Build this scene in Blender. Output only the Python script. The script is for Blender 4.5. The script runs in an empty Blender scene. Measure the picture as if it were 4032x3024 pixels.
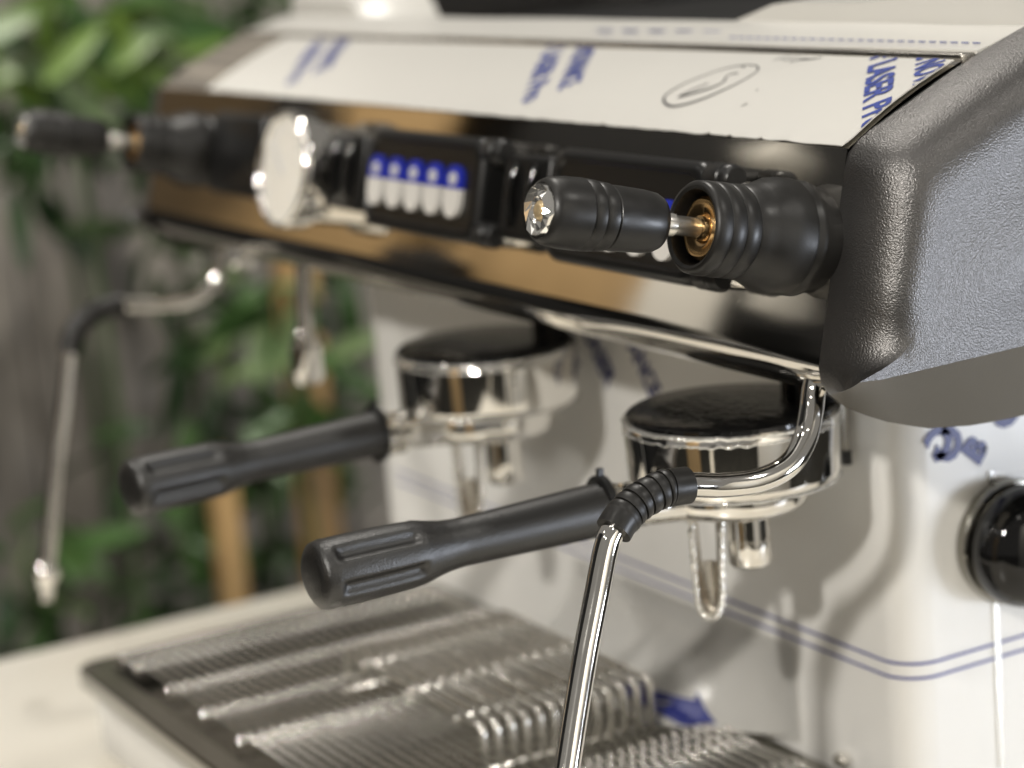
import bpy, bmesh, math, random
from mathutils import Vector, Matrix, noise
random.seed(7)
sc = bpy.context.scene
COL = sc.collection
V = Vector
R = math.radians

# ------------------------------------------------------------------ camera, world, lamps
cam_d = bpy.data.cameras.new('camera'); cam = bpy.data.objects.new('camera', cam_d); COL.objects.link(cam)
cx = V((0.4968, 0.8642, -0.0800)); cy = V((-0.1443, 0.1731, 0.9743)); cz = V((0.8558, -0.4725, 0.2107))
m = Matrix((cx, cy, cz)).transposed().to_4x4(); m.translation = V((0.8386, -0.5754, 0.2396))
cam.matrix_world = m
cam_d.sensor_width = 36; cam_d.lens = 80.07; cam_d.clip_start = 0.01; cam_d.clip_end = 100
cam_d.dof.use_dof = True; cam_d.dof.focus_distance = 0.905; cam_d.dof.aperture_fstop = 5.2
sc.camera = cam
w = bpy.data.worlds.new('World'); sc.world = w; w.use_nodes = True
bg = w.node_tree.nodes['Background']; bg.inputs[0].default_value = (1.0, 0.95, 0.87, 1); bg.inputs[1].default_value = 0.21
sc.view_settings.view_transform = 'Standard'; sc.view_settings.look = 'None'; sc.view_settings.exposure = 0.0

def lamp(name, loc, target, power, size, col, sy=None):
    d = bpy.data.lights.new(name, 'AREA'); d.energy = power; d.color = col; d.size = size
    if sy: d.shape = 'RECTANGLE'; d.size_y = sy
    o = bpy.data.objects.new(name, d); COL.objects.link(o); o.location = loc
    o.rotation_euler = (V(target) - V(loc)).to_track_quat('-Z', 'Y').to_euler()
    return o
WARM = (1.0, 0.955, 0.885)
def spot(name, loc, target, power, angle, col, rad=0.06):
    d = bpy.data.lights.new(name, 'SPOT'); d.energy = power; d.color = col; d.spot_size = R(angle); d.spot_blend = 0.5; d.shadow_soft_size = rad
    o = bpy.data.objects.new(name, d); COL.objects.link(o); o.location = loc
    o.rotation_euler = (V(target) - V(loc)).to_track_quat('-Z', 'Y').to_euler()
lamp('spot_lamp_front', (1.15, -1.72, 1.22), (-0.05, 0.0, -0.03), 36, 0.10, WARM)
lamp('spot_lamp_above', (0.30, -0.85, 2.2), (0.0, -0.1, 0.0), 3, 0.16, WARM)
lamp('hall_lamp_back', (-1.0, 0.45, 2.0), (-0.1, -0.1, -0.1), 14, 0.22, WARM)
lamp('spot_lamp_side', (1.25, 0.75, 1.65), (0.0, 0.05, -0.03), 6, 0.10, WARM)
lamp('overhead_fill_lamp', (-0.2, -0.1, 2.4), (-0.2, -0.1, 0), 5, 1.3, WARM)  # broad overhead fill added to brighten the wire grate
lamp('cool_window', (1.55, 1.24, -0.26), (0.137, 0.02, -0.06), 20, 0.62, (0.83, 0.89, 1.0), 0.32)
spot('board_fill_spot', (-2.6, 0.1, 1.9), (-2.25, -1.2, 0.2), 170, 60, WARM)  # added fill that brightens only the mirrored tan boards
spot('tray_fill_spot', (-1.2, -1.25, 1.6), (-0.52, -0.26, -0.25), 66, 29, WARM)  # added fill aimed at the counter corner and the tray
lamp('reflector_fill_lamp', (1.2, 0.0, 1.1), (2.0, 0.0, 0.35), 17, 0.3, WARM)  # added fill on the pale reflector, turned away from the machine
for i, (lx, ly, lz) in enumerate([(0.9, -1.3, 1.5), (0.2, -1.6, 1.7), (-0.6, -1.4, 1.8), (1.5, -0.4, 1.9), (-1.3, -0.9, 1.9), (0.6, -1.9, 1.2)]):
    spot('track_lamp', (lx, ly, lz), (-0.2, -0.05, -0.05), 3.2, 60, WARM, 0.035)
spot('far_end_fill_spot', (-0.15, -1.5, 1.0), (-0.60, -0.10, -0.05), 30, 17, WARM, 0.10)  # added fill to lift the far steam pipe
spot('plant_fill_spot', (-0.9, 0.1, 2.2), (-1.95, 0.42, -0.25), 190, 44, WARM)  # added fill for the plants and fence

# ------------------------------------------------------------------ materials
def newmat(name, base, rough=0.5, metal=0.0, **kw):
    mt = bpy.data.materials.new(name); mt.use_nodes = True
    b = mt.node_tree.nodes['Principled BSDF']
    b.inputs['Base Color'].default_value = (*base, 1); b.inputs['Roughness'].default_value = rough
    b.inputs['Metallic'].default_value = metal
    for k, v in kw.items(): b.inputs[k.replace('_', ' ')].default_value = v
    return mt
def nodes(mt): return mt.node_tree.nodes, mt.node_tree.links, mt.node_tree.nodes['Principled BSDF']
def add_bump(mt, scale, strength, dist=0.001, detail=4, stretch=(1, 1, 1), kind='noise'):
    n, l, b = nodes(mt)
    tc = n.new('ShaderNodeTexCoord'); mp = n.new('ShaderNodeMapping'); mp.inputs['Scale'].default_value = stretch
    l.new(tc.outputs['Object'], mp.inputs['Vector'])
    if kind == 'noise':
        t = n.new('ShaderNodeTexNoise'); t.inputs['Scale'].default_value = scale; t.inputs['Detail'].default_value = detail
        out = t.outputs['Fac']
    else:
        t = n.new('ShaderNodeTexVoronoi'); t.inputs['Scale'].default_value = scale; out = t.outputs['Distance']
    l.new(mp.outputs['Vector'], t.inputs['Vector'])
    bp = n.new('ShaderNodeBump'); bp.inputs['Strength'].default_value = strength; bp.inputs['Distance'].default_value = dist
    l.new(out, bp.inputs['Height'])
    prev = b.inputs['Normal'].links[0].from_socket if b.inputs['Normal'].links else None
    if prev: l.new(prev, bp.inputs['Normal'])
    l.new(bp.outputs['Normal'], b.inputs['Normal'])
    return out
def vary(mt, scale, c0, c1, inp='Base Color', stretch=(1, 1, 1), lo=0.35, hi=0.65, detail=5):
    n, l, b = nodes(mt)
    tc = n.new('ShaderNodeTexCoord'); mp = n.new('ShaderNodeMapping'); mp.inputs['Scale'].default_value = stretch
    l.new(tc.outputs['Object'], mp.inputs['Vector'])
    t = n.new('ShaderNodeTexNoise'); t.inputs['Scale'].default_value = scale; t.inputs['Detail'].default_value = detail
    l.new(mp.outputs['Vector'], t.inputs['Vector'])
    r = n.new('ShaderNodeValToRGB'); r.color_ramp.elements[0].position = lo; r.color_ramp.elements[1].position = hi
    if inp == 'Roughness': c0 = (c0,) * 3; c1 = (c1,) * 3
    r.color_ramp.elements[0].color = (*c0, 1); r.color_ramp.elements[1].color = (*c1, 1)
    l.new(t.outputs['Fac'], r.inputs['Fac'])
    l.new(r.outputs['Color'], b.inputs[inp])
M = {}
M['chrome'] = newmat('chrome', (0.88, 0.86, 0.82), 0.05, 1.0); vary(M['chrome'], 60, 0.035, 0.075, 'Roughness')
M['panel_chrome'] = newmat('panel_chrome', (0.80, 0.77, 0.72), 0.05, 1.0); add_bump(M['panel_chrome'], 6, 0.10, 0.006, 2)
M['steel'] = newmat('steel', (0.66, 0.63, 0.58), 0.24, 1.0); vary(M['steel'], 40, 0.18, 0.3, 'Roughness', (1, 12, 1))
M['wire'] = newmat('wire', (0.86, 0.84, 0.79), 0.27, 0.97)
M['tray_steel'] = newmat('tray_steel', (0.40, 0.385, 0.35), 0.22, 1.0)
M['tray_floor'] = newmat('tray_floor', (0.05, 0.048, 0.043), 0.4, 0.6)  # blackened so the gaps between the grate wires look shaded
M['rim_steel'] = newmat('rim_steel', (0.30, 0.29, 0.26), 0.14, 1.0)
M['brass'] = newmat('brass', (0.78, 0.52, 0.25), 0.16, 1.0)
M['black'] = newmat('black_plastic', (0.012, 0.012, 0.012), 0.34); add_bump(M['black'], 1800, 0.10, 0.0004)
M['pad'] = newmat('pad_plastic', (0.008, 0.008, 0.008), 0.30)
M['rubber'] = newmat('grey_rubber', (0.011, 0.0104, 0.0094), 0.38); vary(M['rubber'], 90, 0.34, 0.47, 'Roughness'); add_bump(M['rubber'], 900, 0.07, 0.0004)
M['handle'] = newmat('handle_plastic', (0.010, 0.0095, 0.0086), 0.38, Specular_IOR_Level=0.85); add_bump(M['handle'], 1100, 0.38, 0.0006)
M['gloss_black'] = newmat('gloss_black', (0.004, 0.004, 0.004), 0.06); add_bump(M['gloss_black'], 90, 0.05, 0.002)
M['disc_black'] = newmat('disc_black', (0.006, 0.006, 0.006), 0.12)
add_bump(M['disc_black'], 260, 0.22, 0.001, kind='voronoi')
M['film'] = newmat('white_film', (0.72, 0.708, 0.668), 0.30); add_bump(M['film'], 16, 0.22, 0.004, 3, (1, 2, 1)); add_bump(M['film'], 70, 0.06, 0.002, 2)
M['film_wall'] = newmat('wall_film', (0.76, 0.752, 0.725), 0.22); add_bump(M['film_wall'], 9, 0.45, 0.006, 3, (1, 1, 0.35))
M['film_edge'] = newmat('film_edge', (0.85, 0.84, 0.80), 0.12, 0.75)
M['ink'] = newmat('blue_ink', (0.035, 0.065, 0.33), 0.4)
M['line_ink'] = newmat('line_ink', (0.025, 0.038, 0.26), 0.4)
M['navy'] = newmat('navy_ink', (0.012, 0.02, 0.16), 0.4)
M['pen'] = newmat('pen_ink', (0.022, 0.022, 0.03), 0.5)
M['button_white'] = newmat('button_white', (0.74, 0.72, 0.68), 0.35)
M['button_blue'] = newmat('button_blue', (0.015, 0.03, 0.42), 0.35)
M['icon'] = newmat('icon_grey', (0.6, 0.6, 0.62), 0.4)
M['dial'] = newmat('dial_white', (0.82, 0.79, 0.72), 0.18)
M['cap'] = newmat('cap_metal_paint', (0.14, 0.136, 0.133), 0.34, 0.9)
add_bump(M['cap'], 1250, 0.36, 0.0010, 3, (1, 1, 1))
M['cap_under'] = newmat('cap_under', (0.105, 0.098, 0.085), 0.45)
add_bump(M['cap_under'], 800, 0.12, 0.0006)
M['counter'] = newmat('counter_white', (0.83, 0.79, 0.70), 0.28)
vary(M['counter'], 5, (0.78, 0.73, 0.63), (0.85, 0.82, 0.74))
M['plank'] = newmat('grey_plank', (0.24, 0.22, 0.19), 0.8)
vary(M['plank'], 5, (0.16, 0.147, 0.13), (0.33, 0.30, 0.26), stretch=(6, 6, 0.7))
M['tan'] = newmat('tan_wood', (0.47, 0.31, 0.14), 0.6); vary(M['tan'], 4, (0.40, 0.26, 0.115), (0.52, 0.35, 0.165), stretch=(5, 5, 0.6))
M['post'] = newmat('post_wood', (0.50, 0.29, 0.10), 0.6); vary(M['post'], 6, (0.30, 0.18, 0.07), (0.52, 0.33, 0.13), stretch=(2, 2, 1))
M['white_board'] = newmat('white_board', (0.8, 0.77, 0.7), 0.6)
M['dark'] = newmat('dark_cloth', (0.006, 0.006, 0.006), 0.9)
M['soil'] = newmat('dark_floor', (0.03, 0.028, 0.022), 0.9); vary(M['soil'], 6, (0.02, 0.02, 0.015), (0.05, 0.045, 0.035))
M['crystal'] = newmat('crystal', (0.92, 0.91, 0.88), 0.06, 0.92)
M['cream'] = newmat('cream_centre', (0.75, 0.58, 0.34), 0.15, 0.6)
M['silver'] = newmat('silver_foil', (0.88, 0.86, 0.82), 0.12, 1.0)
LEAF = []
for i, c in enumerate([(0.030, 0.072, 0.016), (0.05, 0.11, 0.026), (0.12, 0.20, 0.03), (0.13, 0.19, 0.075), (0.018, 0.046, 0.012)]):
    k = newmat('leaf_green_%d' % i, c, 0.42); vary(k, 9, tuple(a * .75 for a in c), tuple(a * 1.2 for a in c)); LEAF.append(k)
M['stem'] = newmat('stem_green', (0.05, 0.09, 0.025), 0.6)

# ------------------------------------------------------------------ object helpers
def tag(o, label=None, cat=None, group=None, kind=None):
    if label: o['label'] = label
    if cat: o['category'] = cat
    if group: o['group'] = group
    if kind: o['kind'] = kind
    return o
def thing(name, label, cat, loc=(0, 0, 0), group=None):
    o = bpy.data.objects.new(name, None); COL.objects.link(o); o.location = loc; o.empty_display_size = 0.02
    return tag(o, label, cat, group)
def finish(name, bm, mats, parent=None, smooth=35, loc=None):
    bmesh.ops.recalc_face_normals(bm, faces=bm.faces[:])
    me = bpy.data.meshes.new(name); bm.to_mesh(me); bm.free()
    if not isinstance(mats, (list, tuple)): mats = [mats]
    for q in mats: me.materials.append(q)
    if smooth:
        me.shade_smooth(); me.set_sharp_from_angle(angle=R(smooth))
    return link(name, me, parent)
def link(name, me, parent=None):
    o = bpy.data.objects.new(name, me); COL.objects.link(o)
    if parent is not None:
        o.parent = parent
        # geometry is written in world coordinates: undo the parents' offsets
        off = V((0, 0, 0)); p = parent
        while p is not None: off += p.location; p = p.parent
        o.location = -off
    return o
def local(name, me, parent):
    o = bpy.data.objects.new(name, me); COL.objects.link(o); o.parent = parent
    return o
def basis(d):
    d = V(d).normalized(); a = V((0, 0, 1)) if abs(d.z) < 0.9 else V((1, 0, 0))
    p = d.cross(a).normalized(); q = d.cross(p).normalized()
    return d, p, q
def lathe(bm, o, d, prof, n=48, cap=True, mi=0, wob=None):
    """prof: list of (distance along d, radius)"""
    d, p, q = basis(d); o = V(o); rings = []
    for s, r in prof:
        rings.append([bm.verts.new(o + d * s + (p * math.cos(t) + q * math.sin(t)) * (r if wob is None else wob(s, r, t)))
                      for t in (2 * math.pi * k / n for k in range(n))])
    for a, b in zip(rings, rings[1:]):
        for k in range(n):
            f = bm.faces.new((a[k], a[(k + 1) % n], b[(k + 1) % n], b[k])); f.material_index = mi
    if cap:
        for r_ in (rings[0], rings[-1]):
            f = bm.faces.new(r_); f.material_index = mi
    return rings
def catmull(pts, sub=8):
    P = [V(p) for p in pts]; out = []
    P = [2 * P[0] - P[1]] + P + [2 * P[-1] - P[-2]]
    for i in range(1, len(P) - 2):
        a, b, c, d = P[i - 1:i + 3]
        for k in range(sub):
            t = k / sub
            out.append(0.5 * ((2 * b) + (c - a) * t + (2 * a - 5 * b + 4 * c - d) * t * t + (3 * b - a - 3 * c + d) * t ** 3))
    out.append(P[-2]); return out
def tube(bm, pts, rad, n=16, cap=True, mi=0):
    P = [V(p) for p in pts]; T = []
    for i in range(len(P)):
        T.append((P[min(i + 1, len(P) - 1)] - P[max(i - 1, 0)]).normalized())
    _, u, _ = basis(T[0]); rings = []
    for i, p in enumerate(P):
        u = (u - T[i] * u.dot(T[i])).normalized(); v = T[i].cross(u)
        r = rad(i / (len(P) - 1)) if callable(rad) else rad
        rings.append([bm.verts.new(p + (u * math.cos(t) + v * math.sin(t)) * r) for t in (2 * math.pi * k / n for k in range(n))])
    for a, b in zip(rings, rings[1:]):
        for k in range(n):
            f = bm.faces.new((a[k], a[(k + 1) % n], b[(k + 1) % n], b[k])); f.material_index = mi
    if cap:
        bm.faces.new(rings[0]); bm.faces.new(rings[-1])
    return rings
def box(bm, lo, hi, T=None, bevel=0, seg=3, mi=0):
    lo, hi = V(lo), V(hi); vs = []
    for x in (lo.x, hi.x):
        for y in (lo.y, hi.y):
            for z in (lo.z, hi.z):
                p = V((x, y, z)); vs.append(bm.verts.new(T(p) if T else p))
    fs = []
    for a in ((0, 1, 3, 2), (4, 6, 7, 5), (0, 4, 5, 1), (2, 3, 7, 6), (0, 2, 6, 4), (1, 5, 7, 3)):
        f = bm.faces.new([vs[i] for i in a]); f.material_index = mi; fs.append(f)
    if bevel:
        es = list({e for f in fs for e in f.edges})
        bmesh.ops.bevel(bm, geom=es, offset=bevel, segments=seg, affect='EDGES', profile=0.5)
def prism(bm, outline, f0, f1, mi=0):
    """outline of 2d points, f0/f1 map a 2d point to the two end faces"""
    a = [bm.verts.new(f0(p)) for p in outline]; b = [bm.verts.new(f1(p)) for p in outline]; n = len(a)
    for q in (bm.faces.new(a), bm.faces.new(b[::-1])): q.material_index = mi
    for k in range(n):
        f = bm.faces.new((a[k], a[(k + 1) % n], b[(k + 1) % n], b[k])); f.material_index = mi
def rrect(w_, h_, r, n=6, c=(0, 0)):
    pts = []
    for sx, sy, a0 in ((1, 1, 0), (-1, 1, 90), (-1, -1, 180), (1, -1, 270)):
        for k in range(n + 1):
            a = R(a0 + 90 * k / n)
            pts.append((c[0] + sx * (w_ / 2 - r) + r * math.cos(a), c[1] + sy * (h_ / 2 - r) + r * math.sin(a)))
    return pts
def text_bm(s, size, squeeze=1.0, bold=0.0, ext=0.0):
    cu = bpy.data.curves.new('t', 'FONT'); cu.body = s; cu.size = size; cu.offset = bold; cu.resolution_u = 3
    o = bpy.data.objects.new('t', cu); COL.objects.link(o)
    dg = bpy.context.evaluated_depsgraph_get(); me = bpy.data.meshes.new_from_object(o.evaluated_get(dg))
    bm = bmesh.new(); bm.from_mesh(me)
    bpy.data.objects.remove(o); bpy.data.curves.remove(cu); bpy.data.meshes.remove(me)
    for v in bm.verts: v.co.x *= squeeze
    return bm
def clip(bm, co, no):
    bmesh.ops.bisect_plane(bm, geom=bm.verts[:] + bm.edges[:] + bm.faces[:], plane_co=co, plane_no=no, clear_outer=True)

# ------------------------------------------------------------------ setting: floor, counter
bm = bmesh.new(); box(bm, (-6, -6, -1.06), (5, 6, -1.0)); o = finish('floor', bm, M['soil'], smooth=0); tag(o, kind='structure')
bm = bmesh.new(); box(bm, (-0.70, -0.46, -0.30), (0.45, 0.46, -0.262), bevel=0.006)
o = finish('counter', bm, M['counter']); tag(o, 'white counter top under the coffee machine', 'counter')

# ------------------------------------------------------------------ the coffee machine
MA = thing('espresso_machine', 'two group coffee machine with chrome front and white protective film', 'coffee machine', (-0.28, 0.1, -0.26))
XR, XL = 0.100, -0.665           # inner faces of the end caps
PA = V((0, -0.0258, 0.0295)); PB = V((0, -0.0035, 0.1274)); PC = V((0, 0.059, 0.157))
pu = (PB - PA).normalized(); pn = V((0, -pu.z, pu.y))          # up the chrome panel, out of it
fu = (PC - PB).normalized(); fn = V((0, -fu.z, fu.y))          # up the film slope, out of it
def S(x, s, h=0.0): return V((x, 0, 0)) + PA + pu * s + pn * h
FW, FH = 0.0006, 0.0692
def fbend(t): return 0.0022 * math.sin(math.pi * max(0, min(1, t / FH)))
def Fm(x, t, h=0.0): return V((x, 0, 0)) + PB + fu * t + fn * (h + fbend(t))

# chrome front with a lip rolled under
prof = []
prof += [(0.062, 0.158), (0.058, 0.1560)]
for k in range(9): 
    t = FH * (0.97 - k / 8 * 0.97); q = Fm(0, t, -0.0008); prof.append((q.y, q.z))
q = S(0, 0.1000, -0.0002); prof.append((q.y, q.z))
for s in (0.09, 0.07, 0.05, 0.03, 0.016):
    q = S(0, s); prof.append((q.y, q.z))
rc = S(0, 0.016, -0.018)        # roll centre
a0 = math.atan2(S(0, 0.016).z - rc.z, S(0, 0.016).y - rc.y)
for k in range(1, 15):
    a = a0 + R(118) * k / 14; prof.append((rc.y + 0.018 * math.cos(a), rc.z + 0.018 * math.sin(a)))
e = prof[-1]; prof += [(e[0] + 0.012, e[1] + 0.004), (0.02, e[1] + 0.010), (0.068, e[1] + 0.018), (0.068, 0.158)]
bm = bmesh.new()
NX = 40
rows = [[bm.verts.new((XL + (XR - XL) * i / NX, y, z)) for (y, z) in prof] for i in range(NX + 1)]
for a, b in zip(rows, rows[1:]):
    for k in range(len(prof)):
        kk = (k + 1) % len(prof); bm.faces.new((a[k], a[kk], b[kk], b[k]))
finish('front_panel', bm, M['panel_chrome'], MA, 50)

# white film on the slope, its lower edge slightly torn
fx0, fx1 = -0.579, 0.0985
bm = bmesh.new(); nx, nt = 240, 10; up = []; dn = []
for i in range(nx + 1):
    x = fx0 + (fx1 - fx0) * i / nx
    lo = -0.0012 + 0.0006 * noise.noise(V((x * 60, 0, 0))) + (0.0012 if noise.noise(V((x * 230, 5, 0))) > 0.42 else 0)
    c = []; d_ = []
    for j in range(nt + 1):
        t = lo + (FH - 0.0035 - lo) * j / nt
        x_ = x + (0.010 * (j / nt) ** 2 if i == 0 else 0)
        h = 0.0004 + 0.00025 * noise.noise(V((x * 14, t * 30, 2)))
        if j == 0: h += 0.0006 + 0.0005 * noise.noise(V((x * 90, 9, 0)))
        c.append(bm.verts.new(Fm(x_, t, h + 0.0005))); d_.append(bm.verts.new(Fm(x_, t, h)))
    up.append(c); dn.append(d_)
for i in range(nx):
    for j in range(nt):
        bm.faces.new((up[i][j], up[i + 1][j], up[i + 1][j + 1], up[i][j + 1])); bm.faces.new((dn[i][j + 1], dn[i + 1][j + 1], dn[i + 1][j], dn[i][j]))
    bm.faces.new((dn[i][0], dn[i + 1][0], up[i + 1][0], up[i][0])); bm.faces.new((up[i][nt], up[i + 1][nt], dn[i + 1][nt], dn[i][nt]))
for i in (0, nx):
    for j in range(nt): bm.faces.new((up[i][j], up[i][j + 1], dn[i][j + 1], dn[i][j]))
FILM = finish('protective_film', bm, M['film'], MA, 50); FILM['label'] = 'white printed film on the sloping front edge'
# diagonal blue print on that film
def text_width(t_, size):
    b_ = text_bm(t_, size, 1.0, 0.0); w_ = max(v.co.x for v in b_.verts); b_.free(); return w_
def film_text(s, pre, word, wlen, px_, pt_, size, ink, bold=0.0005):
    """the word starts at film position (px_, pt_), is wlen long and runs diagonally down the slope"""
    k = wlen / text_width(word, size); lead = (text_width(pre + word[0], size) - text_width(word[0], size)) * k
    bx, bt = px_ - lead * 0.7071, pt_ + lead * 0.7071
    b_ = text_bm(s, size, k, bold)
    bmesh.ops.triangulate(b_, faces=b_.faces[:])
    bmesh.ops.subdivide_edges(b_, edges=b_.edges[:], cuts=1)
    for v in b_.verts:
        a, h = v.co.x, v.co.y
        v.co = V((bx + a * 0.7071 + h * 0.7071, bt - a * 0.7071 + h * 0.7071, 0))
    clip(b_, V((0, 0.0655, 0)), V((0, 1, 0))); clip(b_, V((0, 0.0008, 0)), V((0, -1, 0))); clip(b_, V((fx1, 0, 0)), V((1, 0, 0)))
    for v in b_.verts: v.co = Fm(v.co.x, v.co.y, 0.0014)
    return finish('printed_text', b_, ink, FILM, 0)
for off in (0.0, -0.2765, -0.570):
    film_text('for LASER Pro', 'for ', 'LASER', 0.0415, 0.0530 + off, 0.0570, 0.0178, M['ink'])
    film_text('the NOVANCE', 'the ', 'NO', 0.0175, 0.0805 + off, 0.0605, 0.0182, M['ink'])
# pen marks: a circled 5 and a short note
def stroke(pts, wd, sub=6):
    b_ = bmesh.new(); P = catmull([(a, b, 0) for a, b in pts], sub); prev = None
    for i, p in enumerate(P):
        t = (P[min(i + 1, len(P) - 1)] - P[max(i - 1, 0)]).normalized(); nn = V((-t.y, t.x, 0))
        k = wd * (0.55 + 0.45 * math.sin(2.2 + 4.5 * i / len(P)) ** 2)
        cur = (b_.verts.new(Fm((p + nn * k).x, (p + nn * k).y, 0.0012)), b_.verts.new(Fm((p - nn * k).x, (p - nn * k).y, 0.0012)))
        if prev: b_.faces.new((prev[0], cur[0], cur[1], prev[1]))
        prev = cur
    return b_
def merge(bms):
    out = bmesh.new()
    for b_ in bms:
        me = bpy.data.meshes.new('tmp'); b_.to_mesh(me); b_.free(); out.from_mesh(me); bpy.data.meshes.remove(me)
    return out
circ = [(-0.032, 0.0505), (-0.0355, 0.0525), (-0.045, 0.049), (-0.058, 0.036), (-0.0625, 0.025), (-0.056, 0.0185), (-0.044, 0.0165), (-0.030, 0.0235), (-0.020, 0.036), (-0.0178, 0.047), (-0.024, 0.0525), (-0.034, 0.0535)]
five = [(-0.030, 0.0455), (-0.034, 0.0442), (-0.0345, 0.0418), (-0.0315, 0.0370), (-0.0345, 0.0320), (-0.0445, 0.0262), (-0.0505, 0.0235), (-0.0478, 0.0280), (-0.0415, 0.0355)]
bm = merge([stroke(circ, 0.00075), stroke(five, 0.00085)])
finish('pen_mark', bm, M['pen'], FILM, 0)
def mk(x, t, L, k=1): return stroke([(x + k * L * .9, t + L * .55), (x + L * .5 * k, t + L * .55), (x + L * .2, t + L * .1), (x - L * .7, t - L * .35)], 0.00045)
bm = merge([mk(-0.016, 0.0605, 0.005), mk(-0.008, 0.0600, 0.005), stroke([(-0.004, 0.0570), (0.000, 0.0605), (0.004, 0.0618)], 0.0006), stroke([(0.000, 0.0600), (0.006, 0.0610), (0.012, 0.0632)], 0.0006),
            stroke([(0.0008, 0.0318), (0.0018, 0.0324)], 0.0005, 3), stroke([(0.004, 0.0195), (0.0058, 0.0222)], 0.0004, 3)])
finish('pen_mark', bm, M['pen'], FILM, 0)

# trim strip between slope and deck
bm = bmesh.new(); box(bm, (XL, 0.0585, 0.1535), (XR, 0.0665, 0.1588), bevel=0.0012)
finish('trim_strip', bm, M['steel'], MA)
# cup deck: front rail wrapped in film, raised side rails, black tray between
def sheet(name, prof2, x0, x1, mat, parent, nx=30, wav=0.0008, th=None):
    b_ = bmesh.new(); rows = []
    for i in range(nx + 1):
        x = x0 + (x1 - x0) * i / nx; rows.append([])
        for (y, z) in prof2:
            hz = wav * noise.noise(V((x * 9, y * 30, 3))); rows[-1].append(b_.verts.new((x, y, z + hz)))
    n = len(prof2)
    for a, b in zip(rows, rows[1:]):
        for k in range(n): b_.faces.new((a[k], a[(k + 1) % n], b[(k + 1) % n], b[k]))
    b_.faces.new(rows[0]); b_.faces.new(rows[-1][::-1])
    return finish(name, b_, mat, parent, 40)
sheet('deck_rail', [(0.0668, 0.1545), (0.0668, 0.1592), (0.074, 0.1606), (0.085, 0.1638), (0.094, 0.1664), (0.0985, 0.1668), (0.101, 0.1650), (0.101, 0.150)], XL, XR, M['film'], MA)
def wedge(name, xa, xb, left, deep):
    b_ = bmesh.new(); G = []
    for i in range(15):
        x = xa + (xb - xa) * i / 14; G.append([])
        for j in range(13):
            y = 0.1012 + deep * j / 12
            e_ = (i / 14) if not left else (1 - i / 14)
            z = 0.1560 + 0.050 * min(1, e_ * 3.2) * (0.42 + 0.58 * (j / 12)) + 0.004 * noise.noise(V((x * 11, y * 11, 4)))
            G[-1].append(b_.verts.new((x, y, z)))
    for i in range(14):
        for j in range(12): b_.faces.new((G[i][j], G[i + 1][j], G[i + 1][j + 1], G[i][j + 1]))
    r_ = bmesh.ops.extrude_face_region(b_, geom=b_.faces[:])
    for v in r_['geom']:
        if isinstance(v, bmesh.types.BMVert): v.co.z = 0.148
    return finish(name, b_, M['film'], MA, 40)
wedge('side_rail', -0.165, XR, False, 0.36); wedge('side_rail', XL, -0.53, True, 0.05)
bm = bmesh.new(); box(bm, (XL, 0.1015, 0.12), (XR, 0.47, 0.1475)); finish('cup_tray', bm, M['dark'], MA, 0)
bm = bmesh.new()
for i in range(26): box(bm, (-0.088 + i * 0.0071, 0.0735, 0.16145), (-0.0838 + i * 0.0071, 0.0742, 0.16185))
for i in range(5): box(bm, (-0.22 + i * 0.024, 0.078 + 0.001 * i, 0.1632), (-0.205 + i * 0.024, 0.0805 + 0.001 * i, 0.1634))
o = finish('printed_line', bm, M['ink'], MA, 0); o['kind'] = 'stuff'

# ---- end caps
def resample(P, n):
    P = [V((a, b, 0)) for a, b in P]; L = [0]
    for a, b in zip(P, P[1:]): L.append(L[-1] + (b - a).length)
    out = []
    for i in range(n):
        s = L[-1] * i / (n - 1); k = 0
        while k < len(L) - 2 and L[k + 1] < s: k += 1
        t = (s - L[k]) / max(1e-9, L[k + 1] - L[k]); out.append(P[k].lerp(P[k + 1], t))
    return out
rim_bot = [(0.42, 0.022), (0.25, 0.009), (0.15, 0.002), (0.0858, -0.0015), (0.0564, -0.0004), (0.0310, 0.0031), (0.0065, 0.0111), (-0.0101, 0.0194), (-0.0193, 0.0270)]
rim_top = [(-0.0193, 0.0270), (-0.0236, 0.0335), (-0.0237, 0.0399), (-0.0134, 0.0826), (-0.0052, 0.1200), (-0.0028, 0.1262), (0.0055, 0.1318), (0.0260, 0.1412), (0.0487, 0.1512), (0.0640, 0.1570), (0.0928, 0.1668), (0.15, 0.180), (0.25, 0.190), (0.42, 0.192)]
fac_bot = [(0.42, 0.052), (0.25, 0.046), (0.15, 0.042), (0.0858, 0.0402), (0.0558, 0.0398), (0.0156, 0.0392), (-0.0150, 0.0387), (-0.0280, 0.0385), (-0.0310, 0.0395)]
fac_top = [(-0.0310, 0.0395), (-0.0150, 0.0440), (0.0000, 0.0517), (0.0130, 0.0850), (0.0180, 0.0970), (0.0230, 0.1025), (0.0310, 0.1070), (0.0400, 0.1110), (0.0560, 0.1180), (0.0760, 0.1270), (0.11, 0.140), (0.16, 0.154), (0.25, 0.172), (0.42, 0.176)]
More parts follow.
